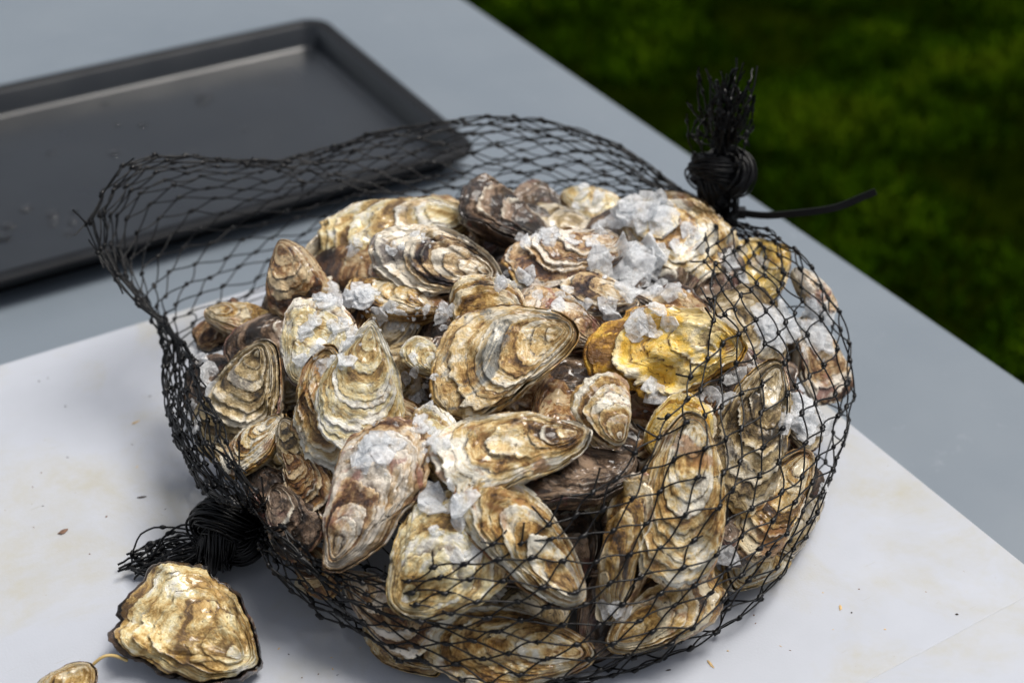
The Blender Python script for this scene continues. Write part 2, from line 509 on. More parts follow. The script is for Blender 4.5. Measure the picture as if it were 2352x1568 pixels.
def make_tray():
    nr = on_z(430, 530, .012); fr = on_z(320, 126, .012); rt = on_z(856, 134, .012)
    x1 = float(rt @ EX); y0 = float(nr @ EY); y1 = float(fr @ EY)
    Lx = 0.47; Ly = y1 - y0
    c = EX * (x1 - Lx / 2) + EY * (y0 + y1) / 2
    root = tag(empty('baking_tray', Matrix.Translation(Vector((c[0], c[1], TZ))) @ Matrix.Rotation(TA, 4, 'Z')),
               'black nonstick baking tray with raised rim and water drops on the grey table', 'baking tray')
    def ring(inset, z, rad):
        hx, hy = Lx / 2 - inset, Ly / 2 - inset
        pts = []
        for k, (sx, sy) in enumerate(((1, 1), (-1, 1), (-1, -1), (1, -1))):
            for s in range(9):
                a = k * math.pi / 2 + s / 8 * math.pi / 2
                pts.append((sx * (hx - rad) + rad * math.cos(a), sy * (hy - rad) + rad * math.sin(a), z))
        return pts
    def loft(name, rings, cap, parent, mat=None):
        co = []; quads = []
        for r in rings: co += r
        m = len(rings[0])
        for i in range(len(rings) - 1):
            for j in range(m):
                quads.append((i * m + j, i * m + (j + 1) % m, (i + 1) * m + (j + 1) % m, (i + 1) * m + j))
        me = bpy.data.meshes.new(name)
        faces = list(quads)
        if cap: faces.append(tuple(range((len(rings) - 1) * m, len(rings) * m)))
        me.from_pydata(co, [], faces)
        for p in me.polygons: p.use_smooth = len(p.vertices) == 4
        me.materials.append(mat or M_TRAY)
        o = link(name, me, parent)
        return o
    # rolled rim
    loft('rim', [ring(.004, .0165, .022), ring(.0008, .0185, .024), ring(0, .0215, .025), ring(.0012, .0242, .025), ring(.004, .0255, .024),
                 ring(.010, .0250, .021), ring(.0145, .0242, .018)], False, root, M_RIM)
    # pan: inner skin and underside
    loft('pan', [ring(.0143, .0245, .018), ring(.0165, .0225, .017), ring(.0225, .0065, .013), ring(.0245, .0035, .012), ring(.0285, .0022, .010)], True, root)
    loft('underside', [ring(.0125, .0225, .018), ring(.0205, .0055, .013), ring(.0225, .0015, .012), ring(.0265, .0004, .010)], True, root, M_RIM)
    return root
make_tray()
def dome_mesh(name, mat, n=10, h=.35):
    co = []; quads = []; tris = []
    for i in range(4):
        r = math.cos(i / 4 * math.pi / 2); z = math.sin(i / 4 * math.pi / 2) * h
        for j in range(n):
            a = 2 * math.pi * j / n
            co.append((r * math.cos(a) * (1 + .08 * math.sin(3 * a)), r * math.sin(a), z))
    co.append((0, 0, h)); co.append((0, 0, -.02))
    for i in range(3):
        for j in range(n):
            quads.append((i * n + j, i * n + (j + 1) % n, (i + 1) * n + (j + 1) % n, (i + 1) * n + j))
    for j in range(n):
        tris.append((3 * n + j, 3 * n + (j + 1) % n, 4 * n)); tris.append(((j + 1) % n, j, 4 * n + 1))
    me_o = build(name, co, quads, mat, tris=tris)
    return me_o
def make_drops():
    rs = random.Random(4)
    first = None
    for (px, py, s) in ((470, 225, 15), (462, 238, 9), (328, 288, 8), (262, 352, 9), (270, 288, 6), (120, 493, 10), (122, 512, 9), (165, 510, 9), (158, 535, 8),
                        (60, 480, 9), (20, 520, 10), (8, 545, 12), (240, 240, 6), (115, 352, 7), (170, 488, 7), (300, 180, 6), (560, 300, 5)):
        p = on_z(px, py, TZ + .0022)
        r = s * 1.55 / FPX * 1.1
        if first is None:
            o = first = dome_mesh('water_drop', M_WATER)
        else:
            o = first.copy(); COL.objects.link(o)
        o.location = p; o.scale = (r * rs.uniform(.9, 1.5), r, r * .9); o.rotation_euler = (0, 0, rs.uniform(0, 6))
        tag(o, 'small clear water drop on the floor of the black tray', 'water drop', 'water drops on the tray')
make_drops()
# ------------------------------------------------------------------ oysters
def valve(L, W, H, seed, upper=True, nr=8, ragged=.07, bend=0.0, taper=.5, step=.012, fold=.018, wave=.02, wk=3, lump=.03, nt_=54, na=112, scale=1.0):
    rs = np.random.RandomState(seed * 2 + (0 if upper else 1))
    ro = np.random.RandomState(seed * 7 + 3)
    ph = ro.uniform(0, 6.28, 8)
    a = np.linspace(0, 2 * np.pi, na, endpoint=False)
    t = np.linspace(0, 1, nt_) ** 0.9
    t[0] = 0.012
    A, T = np.meshgrid(a, t)
    u = (1 - np.cos(A)) / 2
    ox = L * u
    oy = W / 2 * np.sign(np.sin(A)) * np.abs(np.sin(A)) ** .84 * ((1 - taper) + taper * 1.25 * u ** .8) * 1.08
    rad = 1 + ragged * (1.5 * vnoise(np.cos(A) * 1.3 + 5, np.sin(A) * 1.3, 0 * A, seed) + .45 * fbm(np.cos(A) * 4, np.sin(A) * 4, 0 * A + 2, seed + 1, 3) + .30 * fbm(np.cos(A) * 14, np.sin(A) * 14, 0 * A + 2, seed + 2, 2)) * np.clip(u * 2.5, .25, 1)
    cx, cy = L * .5, 0
    ox = cx + (ox - cx) * rad * scale; oy = oy * rad * scale
    oy = oy + bend * L * (4 * (u - .5) ** 2 - .5)
    B = np.array([L * .11, bend * L * .35])
    # growth phase
    qx, qy = (ox - B[0]) * T / L, (oy - B[1]) * T / L
    wob = .70 * vnoise(qx * 3.0, qy * 3.0, 0 * A + 4, seed + 11) + .20 * fbm(qx * 9, qy * 9, 0 * A, seed + 12, 2) + .10 * fbm(qx * 26, qy * 26, 0 * A, seed + 15, 2)
    PHI = nr * T ** 1.35 + wob * (0.35 + .65 * T) + .8 * vnoise(T * 5, 0 * T + .5, 0 * T, seed + 14) + rs.uniform(0, 1)
    idx = np.floor(PHI); saw = PHI - idx
    ringamp = .12 + 1.35 * hash01(idx, 0 * idx, 0 * idx, seed + (0 if upper else 50)) ** 1.5 * (.25 + 1.2 * np.clip(.5 + vnoise(qx * 4 + idx * 3.1, qy * 4, idx * 1.7, seed + 13), 0, 1))
    tone = hash01(idx, 0 * idx + 3, 0 * idx, seed + 60) * .7 + .3 * hash01(idx, np.floor(1.5 * vnoise(qx * 4, qy * 4, 0 * A + idx, seed + 61)), 0 * idx, seed + 62)
    lam = saw ** 2.2
    lam = np.where(saw > .92, lam * (1 - (saw - .92) / .08 * .9), lam)
    lam = lam * ringamp
    TE = T + .034 * lam * np.clip(T * 1.5, 0, 1)
    th = (1 - T) * .55 * math.copysign(1, bend + 1e-6) * abs(bend) * 4
    dx, dy = (ox - B[0]) * TE, (oy - B[1]) * TE
    X = B[0] + dx * np.cos(th) - dy * np.sin(th)
    Y = B[1] + dx * np.sin(th) + dy * np.cos(th)
    cap = (1 - np.clip(T, 0, 1) ** 2.1) ** (.80 if upper else .62)
    xs = np.clip(X / (.5 * L), 0, 1)
    hf = (.42 + .58 * xs * xs * (3 - 2 * xs)) if upper else (.62 + .38 * xs)
    zc = wave * L * T ** 3 * np.sin(wk * A + ph[0]) + wave * .6 * L * T ** 4 * np.sin((wk * 2 + 1) * A + ph[1])
    Z = H * cap * hf
    Z = Z + 2.0 * step * L * lam * (.30 + .70 * T)
    fk = ro.randint(5, 9)
    Z = Z + fold * L * np.sin(fk * A + ph[2] + 1.5 * vnoise(np.cos(A) * 2, np.sin(A) * 2, T * 2, seed + 21)) * T ** 1.3 * (1 - T ** 6) * np.clip(u * 1.6, 0, 1)
    Z = Z + lump * L * fbm(X / L * 3.2, Y / L * 3.2, 0 * X + (3 if upper else 8), seed + 31, 3) * np.clip((1 - T) * 4, 0.06, 1)
    Z = Z + .011 * L * fbm(X / L * 11, Y / L * 11, 0 * X, seed + 41, 4) * np.clip((1 - T) * 5, .2, 1)
    if not upper:
        Z = -Z
    gap = .0006
    Z = Z + zc + (gap if upper else -gap)
    sgn = 1 if upper else -1
    # a lip turned inwards gives the shell its thickness
    rows_x, rows_y, rows_z = [X], [Y], [Z]
    for f_, dz in ((.985, -.0010), (.90, -.0012)):
        rows_x.append((B[0] + (X[-1:] - B[0]) * f_)); rows_y.append((B[1] + (Y[-1:] - B[1]) * f_)); rows_z.append(Z[-1:] + sgn * (dz if f_ > .95 else .0006))
    X = np.vstack(rows_x); Y = np.vstack(rows_y); Z = np.vstack(rows_z)
    ext = lambda Q: np.vstack([Q, Q[-1:], Q[-1:]])
    nrow = X.shape[0]
    co = np.stack([X, Y, Z], -1).reshape(-1, 3)
    gco = np.stack([ext(PHI) * 1.1, np.cos(ext(A)) * 1.1, np.sin(ext(A)) * 1.1 + ext(T) * .5], -1).reshape(-1, 3)
    cav = np.clip(ext(lam), 0, 1).ravel(); sw = ext(saw).ravel(); tn = ext(tone).ravel()
    gt = ext(T).ravel()
    i = np.arange(nrow - 1)[:, None] * na; j = np.arange(na)[None, :]; j2 = (j + 1) % na
    q = np.stack([i + j, i + na + j, i + na + j2, i + j2], -1).reshape(-1, 4)
    if upper: q = q[:, ::-1]
    # close the beak
    co = np.vstack([co, co[:na].mean(0, keepdims=True)])
    gco = np.vstack([gco, gco[:1]]); cav = np.append(cav, .3); gt = np.append(gt, 0); sw = np.append(sw, .5); tn = np.append(tn, tn[0])
    c0 = len(co) - 1
    tr = np.stack([np.full(na, c0), np.arange(na), (np.arange(na) + 1) % na], -1)
    if not upper: tr = tr[:, ::-1]
    else: tr = tr[:, :]
    return co, q, tr, dict(gco=gco, cav=cav, gt=gt, saw=sw, tone=tn)

OYS = []
def oyster(label, beak, tip, n=(0, .4), ratio=.62, th=.30, pal='tan', pal2=None, cup=False, sink=.0, seed=None, anchor='heap', group=None, res=1.0, uscale=.955, lrag=None, lift=True, **kw):
    """beak / tip: picture points of the two ends; n: (right, up) tilt of its face in the camera's frame"""
    seed = seed if seed is not None else len(OYS) + 1
    n = np.array(n, float)
    nl = math.hypot(*n)
    if nl > .93: n *= .93 / nl; nl = .93
    nz = math.sqrt(1 - nl * nl)
    N = nrm(RT * n[0] + UP * n[1] - FW * nz)
    mid = ((beak[0] + tip[0]) / 2, (beak[1] + tip[1]) / 2)
    if anchor == 'heap':
        C = on_heap(*mid)
    else:
        C = on_z(mid[0], mid[1], anchor)
    depth = float((C - CAM) @ FW)
    d2 = np.array([tip[0] - beak[0], -(tip[1] - beak[1])], float)
    pl = np.linalg.norm(d2); d2 /= pl
    c = float(np.clip(-(d2 @ n) / max(nz, .2), -.9, .9))
    Ad = RT * d2[0] + UP * d2[1] - FW * c
    L = pl / FPX * depth * np.linalg.norm(Ad)
    Ad = nrm(Ad)
    N = nrm(N - Ad * (N @ Ad))
    Bd = np.cross(N, Ad)
    Hh = L * th
    upH, loH = Hh * .36, Hh * .64
    if cup:                       # the deep valve looks at the viewer
        N = -N; Bd = -Bd
        Cc = C + N * (loH * .55) if anchor == 'heap' else C
    else:
        Cc = C - N * (upH * .55) if anchor == 'heap' else C
    Cc = Cc + nrm(C - CAM) * sink
    org = Cc - Ad * L / 2
    M = Matrix(((Ad[0], Bd[0], N[0], org[0]), (Ad[1], Bd[1], N[1], org[1]), (Ad[2], Bd[2], N[2], org[2]), (0, 0, 0, 1)))
    root = empty('oyster', M)
    for up in (True, False):
        vr = res * (1.5 if (up != cup) and res == 1.0 else .95)
        nt_ = int(56 * vr); na = int(112 * vr)
        k2 = dict(kw)
        if lrag and not up: k2['ragged'] = lrag
        co, q, tr, at = valve(L, L * ratio, upH if up else loH, seed, up, nt_=nt_, na=na, scale=uscale if up else 1.0, **k2)
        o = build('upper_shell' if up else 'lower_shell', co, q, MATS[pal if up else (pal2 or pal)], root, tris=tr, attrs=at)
    tag(root, label, 'oyster', group or 'oysters in the net bag')
    # keep it above the board
    mw = np.array(M)
    zmin = (co @ mw[:3, :3].T + mw[:3, 3])[:, 2].min()
    if zmin < 0.0:
        root.matrix_world = Matrix.Translation((0, 0, -zmin - .0004)) @ M
    elif anchor != 'heap' and lift:
        root.matrix_world = Matrix.Translation((0, 0, -zmin)) @ M
    OYS.append(root)
    return root

O = oyster
O('kidney shaped oyster with blue grey patches in the middle of the heap', (1318, 728), (1000, 890), (-.08, .30), .70, .26, 'blue', 'tan', bend=.10, nr=9, seed=11, step=.010, lump=.02, sink=-.012)
O('smooth whitish oyster with a pointed beak up, leaning on a ragged tan one', (852, 730), (815, 1036), (.10, .18), .66, .22, 'pale', 'cream', nr=12, seed=12, taper=.75, step=.008, lump=.015, fold=.008, sink=-.016)
O('ragged tan and pink oyster half covered by the smooth whitish one', (748, 790), (735, 1092), (-.15, .15), .60, .26, 'cream', 'tan', ragged=.13, step=.018, seed=13)
O('large lumpy bright yellow oyster with ice flakes on it', (1722, 790), (1362, 800), (0, .40), .68, .34, 'yellow', 'yellow', ragged=.12, lump=.085, fold=.045, nr=5, seed=14, step=.012, sink=-.010)
O('cream oyster with wavy frilled front edge below the kidney shaped one', (1358, 985), (1008, 1055), (.02, .45), .55, .30, 'cream', 'cream', wave=.035, wk=4, step=.016, nr=7, seed=15, sink=-.014)
O('small tan oyster with a curled white beak beside the yellow one', (1420, 1025), (1375, 862), (.25, .25), .86, .40, 'cream', 'cream', cup=True, nr=7, seed=16, bend=.08, sink=-.006)
O('round olive tan oyster standing on edge behind the kidney shaped one', (1090, 815), (1135, 640), (-.05, .05), 1.02, .20, 'tan', 'tan', nr=6, seed=17, step=.013, lump=.03, ragged=.03)
O('big grey and purple ridged oyster held by the net beside the white board', (606, 778), (500, 1040), (-.30, .16), .80, .34, 'grey', 'pink', nr=11, seed=18, step=.017, taper=.6, sink=-.004)
O('small striped cream oyster lying edge on under the grey ridged one', (648, 945), (498, 1085), (-.45, .55), .55, .34, 'cream', 'tan', nr=11, seed=19, step=.018)
O('dark pink oyster with a torn pointed lip under the raised net flap', (455, 800), (560, 690), (-.25, .50), .90, .28, 'pink', 'dark', ragged=.18, wave=.05, step=.02, nr=5, seed=20)
O('tan oyster behind the dark pink torn one', (462, 705), (655, 745), (.05, .70), .55, .30, 'tan', 'brown', seed=21, sink=.01)
O('reddish brown oyster standing upright at the back of the heap', (636, 548), (700, 725), (-.25, .12), .80, .40, 'brown', 'brown', cup=True, nr=8, seed=22, taper=.6, step=.014, sink=-.02)
O('cream and yellowish lumpy oyster at the back behind the purple banded one', (1085, 475), (722, 590), (-.05, .40), .55, .36, 'pale', 'cream', lump=.06, ragged=.1, seed=23, sink=.004)
O('purple and cream banded oyster with a black pit near its beak', (1150, 632), (862, 560), (-.02, .36), .60, .34, 'purple', 'purple', nr=8, seed=24, step=.02, fold=.03, sink=-.022)
O('dark red brown oyster with a pale pink edge at the back', (1280, 560), (1078, 425), (.42, .58), .62, .36, 'dark', 'dark', nr=6, wave=.04, step=.02, seed=25, sink=-.014)
O('dark oyster with an orange streak behind the pink edged one', (1290, 505), (1190, 420), (.2, .5), .8, .35, 'dark', 'brown', seed=26, sink=.006)
O('pale yellow oyster under the net at the back of the heap', (1290, 430), (1430, 500), (0, .62), .7, .35, 'pale', 'pale', seed=27, sink=.0)
O('pink layered oyster lying edge on with ice along its top', (1440, 535), (1172, 605), (.02, .74), .62, .40, 'pink', 'tan', nr=10, step=.02, seed=28, sink=-.016, wave=.03)
O('large icy cream oyster with a curling front lip below the upright knot', (1425, 455), (1655, 610), (-.18, .46), .70, .30, 'cream', 'grey', wave=.06, wk=3, nr=7, seed=29, step=.012, sink=-.016)
O('orange tan oyster beneath the upright knot', (1520, 440), (1640, 520), (.2, .4), .7, .32, 'tan', 'tan', seed=30, sink=.0)
O('round yellow oyster with white ice seen through the net', (1820, 570), (1622, 665), (.16, .34), .86, .30, 'yellow', 'tan', nr=8, seed=31, lump=.025, sink=-.012)
O('grey and violet layered oyster beneath the large ice shards', (1470, 700), (1215, 618), (.02, .66), .60, .34, 'purple', 'grey', nr=9, step=.018, seed=32, sink=.004)
O('dark pink layered oyster between the kidney shaped and yellow ones', (1400, 790), (1190, 670), (.10, .52), .60, .36, 'pink', 'dark', nr=8, wave=.04, step=.022, seed=33, sink=.004)
O('pale yellow oyster dusted with ice behind the ragged tan one', (680, 880), (755, 685), (-.10, .26), .86, .28, 'pale', 'pink', nr=6, lump=.03, seed=34, sink=-.004)
O('thin tan oyster under the purple banded one', (1040, 700), (795, 650), (.0, .70), .50, .30, 'tan', 'tan', seed=35, sink=.004)
O('small pale yellow oyster tucked under the kidney shaped one', (1030, 860), (925, 780), (-.1, .5), .6, .35, 'pale', 'tan', seed=36, sink=.008)
O('smooth grey cream oyster deep below the cream wavy one', (1030, 1125), (968, 935), (-.2, .1), .60, .34, 'grey', 'pale', cup=True, seed=37, sink=.012)
O('long white and pink oyster with ice chips on its upper half', (752, 1300), (925, 990), (-.26, .24), .60, .28, 'pink', 'pink', nr=9, ragged=.10, wave=.03, seed=38, step=.014, sink=-.012)
O('broad smooth pale yellow oyster behind the cut net edge', (905, 1395), (1130, 1190), (.02, .16), .92, .30, 'pale', 'pale', nr=6, seed=39, lump=.03, step=.007, fold=.02, sink=-.012)
O('brown and white striped oyster slanting down beside the pale yellow one', (1345, 1390), (1085, 1090), (.28, .20), .46, .36, 'cream', 'brown', nr=9, seed=40, step=.016, taper=.35, sink=-.008)
O('black and brown oyster lying edge on under the cream wavy one', (1478, 1055), (1160, 1090), (.0, .80), .60, .34, 'dark', 'dark', nr=8, wave=.03, step=.022, seed=41, sink=.010)
O('narrow tan oyster with a dark red edge standing on end', (1375, 1440), (1465, 1085), (-.72, .10), .36, .34, 'tan', 'pink', nr=8, seed=42, step=.018, wave=.03, sink=.006)
O('long cream striped oyster standing upright behind the net', (1600, 945), (1545, 1345), (.12, .16), .48, .30, 'cream', 'tan', nr=9, seed=43, step=.014, taper=.35, sink=-.010)
O('small round yellow oyster behind the long cream striped one', (1485, 1035), (1630, 930), (-.05, .30), .90, .36, 'yellow', 'tan', nr=9, seed=44, sink=.006)
O('long grey green oyster with pink flecks slanting under the net', (1805, 820), (1665, 1145), (.14, .22), .52, .32, 'grey', 'tan', nr=9, seed=45, ragged=.1, step=.018, sink=-.006)
O('yellow brown layered oyster lying near the white board edge', (1885, 1030), (1695, 1262), (.30, .30), .50, .36, 'tan', 'brown', nr=10, seed=46, step=.02, sink=-.002)
O('icy grey pink oyster pressed against the far side of the net', (1860, 720), (1930, 920), (.48, .26), .72, .32, 'pink', 'purple', seed=47, sink=-.002)
O('pinkish oyster edge showing above the icy grey pink one', (1830, 610), (1925, 715), (.46, .42), .6, .34, 'pink', 'grey', seed=48, sink=.004)
O('white and brown oyster lying at the foot of the heap by the board', (1398, 1475), (1665, 1325), (.05, .36), .56, .34, 'cream', 'tan', nr=8, seed=49, step=.014, cup=True, sink=-.006)
O('large flat cream oyster with brown layered rim lying lowest in the net', (1372, 1500), (975, 1470), (.04, .36), .50, .30, 'cream', 'brown', nr=9, seed=50, step=.012, sink=-.006)
O('orange pink oyster below the long white and pink one', (785, 1322), (985, 1470), (-.15, .30), .55, .30, 'pink', 'cream', nr=6, seed=51, lump=.02, step=.01, sink=-.004)
O('dark pink and olive oyster beside the net knot on the board', (612, 1115), (705, 1265), (-.40, .20), .75, .34, 'dark', 'pink', nr=7, step=.02, seed=52, sink=-.004)
O('brown layered oyster under the ragged tan and pink one', (640, 1030), (745, 1160), (-.4, .35), .6, .34, 'brown', 'tan', nr=10, step=.02, seed=53, sink=.006)
O('cream oyster rim along the tight lower net', (1010, 1530), (830, 1430), (-.2, .5), .5, .28, 'cream', 'pale', seed=54, sink=.004)
O('dark oyster tip behind the long cream striped one', (1640, 1180), (1720, 1300), (.3, .1), .6, .34, 'dark', 'brown', seed=55, sink=.010)
O('dark purple oyster poking at the net beside the far board edge', (1815, 1055), (1898, 1125), (.5, .3), .7, .36, 'dark', 'dark', seed=56, sink=.004)
O('brown oyster under the pinned net at the front foot of the heap', (1130, 1560), (1330, 1545), (.1, .45), .5, .3, 'tan', 'brown', seed=57, sink=.012)
O('grey brown oyster under the yellow lumpy one', (1700, 930), (1500, 880), (.1, .3), .55, .34, 'grey', 'brown', seed=58, sink=.022)
O('dark oyster wedged between the small striped one and the net knot', (545, 1075), (690, 1175), (-.35, .45), .62, .36, 'dark', 'brown', seed=59, sink=.006, step=.02)
O('brown oyster standing behind the orange pink one at the foot of the heap', (660, 1260), (775, 1345), (-.40, .30), .65, .36, 'brown', 'tan', seed=60, sink=.004, step=.02)
O('olive oyster between the smooth whitish one and the small striped one', (640, 960), (700, 1070), (-.3, .3), .7, .34, 'grey', 'tan', seed=61, sink=.008)
O('ice covered grey oyster below the icy grey pink one behind the net', (1795, 905), (1888, 1020), (.45, .30), .80, .34, 'grey', 'brown', seed=62, sink=.010)
# oysters of the lower layers, glimpsed in the gaps
rs = random.Random(12)
spots = []
for lay, sk in enumerate((.030, .056, .080)):
    for gy in range(9):
        for gx in range(11):
            x = 470 + gx * 138 + (69 if (gy + lay) % 2 else 0) + rs.uniform(-30, 30); y = 520 + gy * 118 + rs.uniform(-25, 25)
            p = on_heap(x, y)
            e = heap_f(p * np.array([1, 1, 0]))
            if heap_f(p) > 1.02 or (((p[0] - PC[0]) / PRX) ** 2 + ((p[1] - PC[1]) / PRY) ** 2) > ((.72 if p[0] < -.05 or (p[0] > .11 and p[1] > -.075) else .86), .76, .62)[lay]: continue
            if y > 1370 and lay: continue
            spots.append((x, y, sk))
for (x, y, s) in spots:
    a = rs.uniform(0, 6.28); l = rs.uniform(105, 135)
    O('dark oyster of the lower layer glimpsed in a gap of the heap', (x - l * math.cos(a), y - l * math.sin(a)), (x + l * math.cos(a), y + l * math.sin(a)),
      (rs.uniform(-.4, .4), rs.uniform(.2, .8)), rs.uniform(.6, .8), rs.uniform(.28, .36), rs.choice(['brown', 'dark', 'dark', 'dark', 'grey']), sink=s + rs.uniform(0, .006), res=.62,  # mostly dark palettes: the deep shade of the gaps is put into shell colour
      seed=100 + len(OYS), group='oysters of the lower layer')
def w2p(p):
    d = np.asarray(p, float) - CAM
    z = d @ FW
    return 1176 + FPX * (d @ RT) / z, 784 - FPX * (d @ UP) / z
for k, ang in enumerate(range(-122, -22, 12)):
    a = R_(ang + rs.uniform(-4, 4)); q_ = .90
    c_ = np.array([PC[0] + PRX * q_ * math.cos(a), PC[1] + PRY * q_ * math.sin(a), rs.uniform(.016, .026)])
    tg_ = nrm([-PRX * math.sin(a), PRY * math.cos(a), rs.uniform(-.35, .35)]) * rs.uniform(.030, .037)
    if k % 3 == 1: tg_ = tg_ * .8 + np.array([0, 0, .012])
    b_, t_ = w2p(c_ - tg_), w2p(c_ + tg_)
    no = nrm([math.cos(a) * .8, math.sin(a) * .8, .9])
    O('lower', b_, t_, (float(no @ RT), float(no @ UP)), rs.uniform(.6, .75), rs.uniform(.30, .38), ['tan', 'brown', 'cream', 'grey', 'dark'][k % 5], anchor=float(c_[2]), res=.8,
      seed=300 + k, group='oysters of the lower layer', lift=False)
# name the lower ones after what lies on them, drop those that nothing could show
import re
def short(l):
    return l[:l.index('oyster') + 6]
def trim_lower():
    bpy.context.view_layer.update()
    dg = bpy.context.evaluated_depsgraph_get()
    main = [o for o in OYS if o['group'] == 'oysters in the net bag']
    low = [o for o in OYS if o['group'] != 'oysters in the net bag']
    seen = {}
    for vp in ((0, 0, 0), (-.3, .05, .02), (.3, .05, .02), (0, -.1, .25), (0, .15, -.15)):
        org = CAM + np.array(vp)
        for y in range(400, 1568, 13):
            for x in range(360, 1990, 13):
                tgt = on_heap_fast(x, y)
                hit, loc, nn, idx, ob, m = SC.ray_cast(dg, Vector(org), Vector(nrm(tgt - org)))
                if hit and ob.parent is not None: seen[ob.parent.name] = seen.get(ob.parent.name, 0) + 1
    ctr = {o.name: np.array(o.matrix_world @ (o.children[0].bound_box and Vector(np.mean([list(c) for c in o.children[0].bound_box], axis=0)))) for o in main + low}
    word = {'shell_cream': 'cream', 'shell_brown': 'brown', 'shell_dark': 'dark', 'shell_grey': 'grey brown', 'shell_tan': 'tan'}
    for o in low:
        v = np.zeros(len(o.children[1].data.vertices) * 3, np.float32)
        o.children[1].data.vertices.foreach_get('co', v)
        mw = np.array(o.matrix_world)
        out_ = heap_f(v.reshape(-1, 3) @ mw[:3, :3].T + mw[:3, 3], .007) > 1       # it would stick out through the net
        if seen.get(o.name, 0) < 2 or out_.mean() > .03:
            for c in list(o.children): bpy.data.objects.remove(c)
            OYS.remove(o); bpy.data.objects.remove(o)
            continue
        c = ctr[o.name]
        k = min(main, key=lambda m: np.linalg.norm(ctr[m.name] - c - np.array([0, -.01, .012])))
        o['label'] = word[o.children[0].data.materials[0].name] + ' oyster of the lower layer beneath the ' + short(k['label'])
_hc = {}
def on_heap_fast(x, y):
    if (x, y) not in _hc: _hc[(x, y)] = on_heap(x, y)
    return _hc[(x, y)]
trim_lower()
# loose oysters on the board
O('loose frilled oyster with black ragged edge lying alone on the white board', (602, 1545), (300, 1385), (-.05, .50), .70, .28, 'pale', 'dark', anchor=.014, ragged=.11, lrag=.15, uscale=.95, wave=.05, wk=4, nr=5, step=.030, lump=.015, seed=70, group='loose oysters on the board', fold=.03)
O('small loose yellow brown oyster beside the frilled one', (205, 1530), (95, 1640), (.0, .45), .85, .32, 'tan', 'brown', anchor=.012, seed=71, group='loose oysters on the board', nr=8)

# ------------------------------------------------------------------ net bag
bpy.context.view_layer.update()
DG = bpy.context.evaluated_depsgraph_get()
def cast(o, d, dist=2.0):
    hit, loc, n, idx, ob, m = SC.ray_cast(DG, Vector(o), Vector(nrm(d)), distance=dist)
    return (np.array(loc), np.array(n), ob) if hit else None

def catmull(P, s):
    """P (k,3) control points, s in 0..1 by chord length"""
    P = np.asarray(P, float)
    ch = np.concatenate([[0], np.cumsum(np.linalg.norm(np.diff(P, axis=0), axis=1))])
    ch /= ch[-1]
    s = np.clip(s, 0, 1)
    k = np.clip(np.searchsorted(ch, s, side='right') - 1, 0, len(P) - 2)
    f = ((s - ch[k]) / (ch[k + 1] - ch[k] + 1e-9))[:, None]
    p0 = P[np.clip(k - 1, 0, None)]; p1 = P[k]; p2 = P[k + 1]; p3 = P[np.clip(k + 2, None, len(P) - 1)]
    return .5 * ((2 * p1) + (-p0 + p2) * f + (2 * p0 - 5 * p1 + 4 * p2 - p3) * f ** 2 + (-p0 + 3 * p1 - 3 * p2 + p3) * f ** 3)

class Tubes:
    def __init__(s): s.co = []; s.q = []; s.n = 0
    def add(s, P, r, sides=5, cap=True):
        P = np.asarray(P, float)
        k = len(P)
        tg = np.gradient(P, axis=0)
        tg /= np.linalg.norm(tg, axis=1, keepdims=True) + 1e-12
        ref = np.array([0, 0, 1.0]) if abs(tg[0][2]) < .8 else np.array([1.0, 0, 0])
        a = np.cross(tg, ref); a /= np.linalg.norm(a, axis=1, keepdims=True) + 1e-12
        b = np.cross(tg, a)
        r = np.broadcast_to(np.asarray(r, float), (k,))
        th = np.linspace(0, 2 * np.pi, sides, endpoint=False)
        ring = P[:, None, :] + r[:, None, None] * (a[:, None, :] * np.cos(th)[None, :, None] + b[:, None, :] * np.sin(th)[None, :, None])
        i = np.arange(k - 1)[:, None] * sides; j = np.arange(sides)[None]
        q = np.stack([i + j, i + (j + 1) % sides, i + sides + (j + 1) % sides, i + sides + j], -1).reshape(-1, 4) + s.n
        s.co.append(ring.reshape(-1, 3)); s.q.append(q); s.n += k * sides
    def make(s, name, mat, parent):
        return build(name, np.concatenate(s.co), np.concatenate(s.q), mat, parent)

K2 = on_y(1655, 492, .118)         # neck under the upright knot
K1 = on_z(592, 1200, .026)         # neck beside the knot on the board
def G(pts, d=.010):
    out = [K2]
    for p in pts:
        if len(p) == 2: out.append(on_heap(p[0], p[1], d))
        elif p[2] == 'z': out.append(on_z(p[0], p[1], p[3]))
        else: out.append(on_y(p[0], p[1], p[2]))
    out.append(K1)
    return np.array(out)
G0 = G([(1612, 575), (1630, 640), (1630, 720), (1612, 810), (1565, 900), (1505, 1000), (1420, 1070), (1335, 1150), (1235, 1205), (1110, 1255), (1000, 1290), (870, 1320), (760, 1302), (690, 1258), (640, 1212)], .008)
G1 = G([(1722, 560), (1792, 680), (1812, 800), (1795, 920), (1745, 1040), (1682, 1140), (1592, 1240), (1482, 1330), (1342, 1400), (1200, 1430), (1060, 1430), (930, 1410), (820, 1380), (720, 1310), (650, 1240)], .012)
G2 = G([(1790, 550), (1880, 655), (1940, 780), (1955, 900), (1938, 1010), (1885, 1125), (1798, 1245), (1690, 1355), (1560, 1450), (1400, 1530), (1230, 1562), (1080, 1545), (930, 1500), (790, 1440), (680, 1370), (615, 1290)], .010)
c3 = np.array([PC[0], PC[1], 0])
G3 = np.array([K2] + [np.append((p[:2] - c3[:2]) * .80 + c3[:2], .0012) for p in G2[1:-1]] + [K1])
back = []
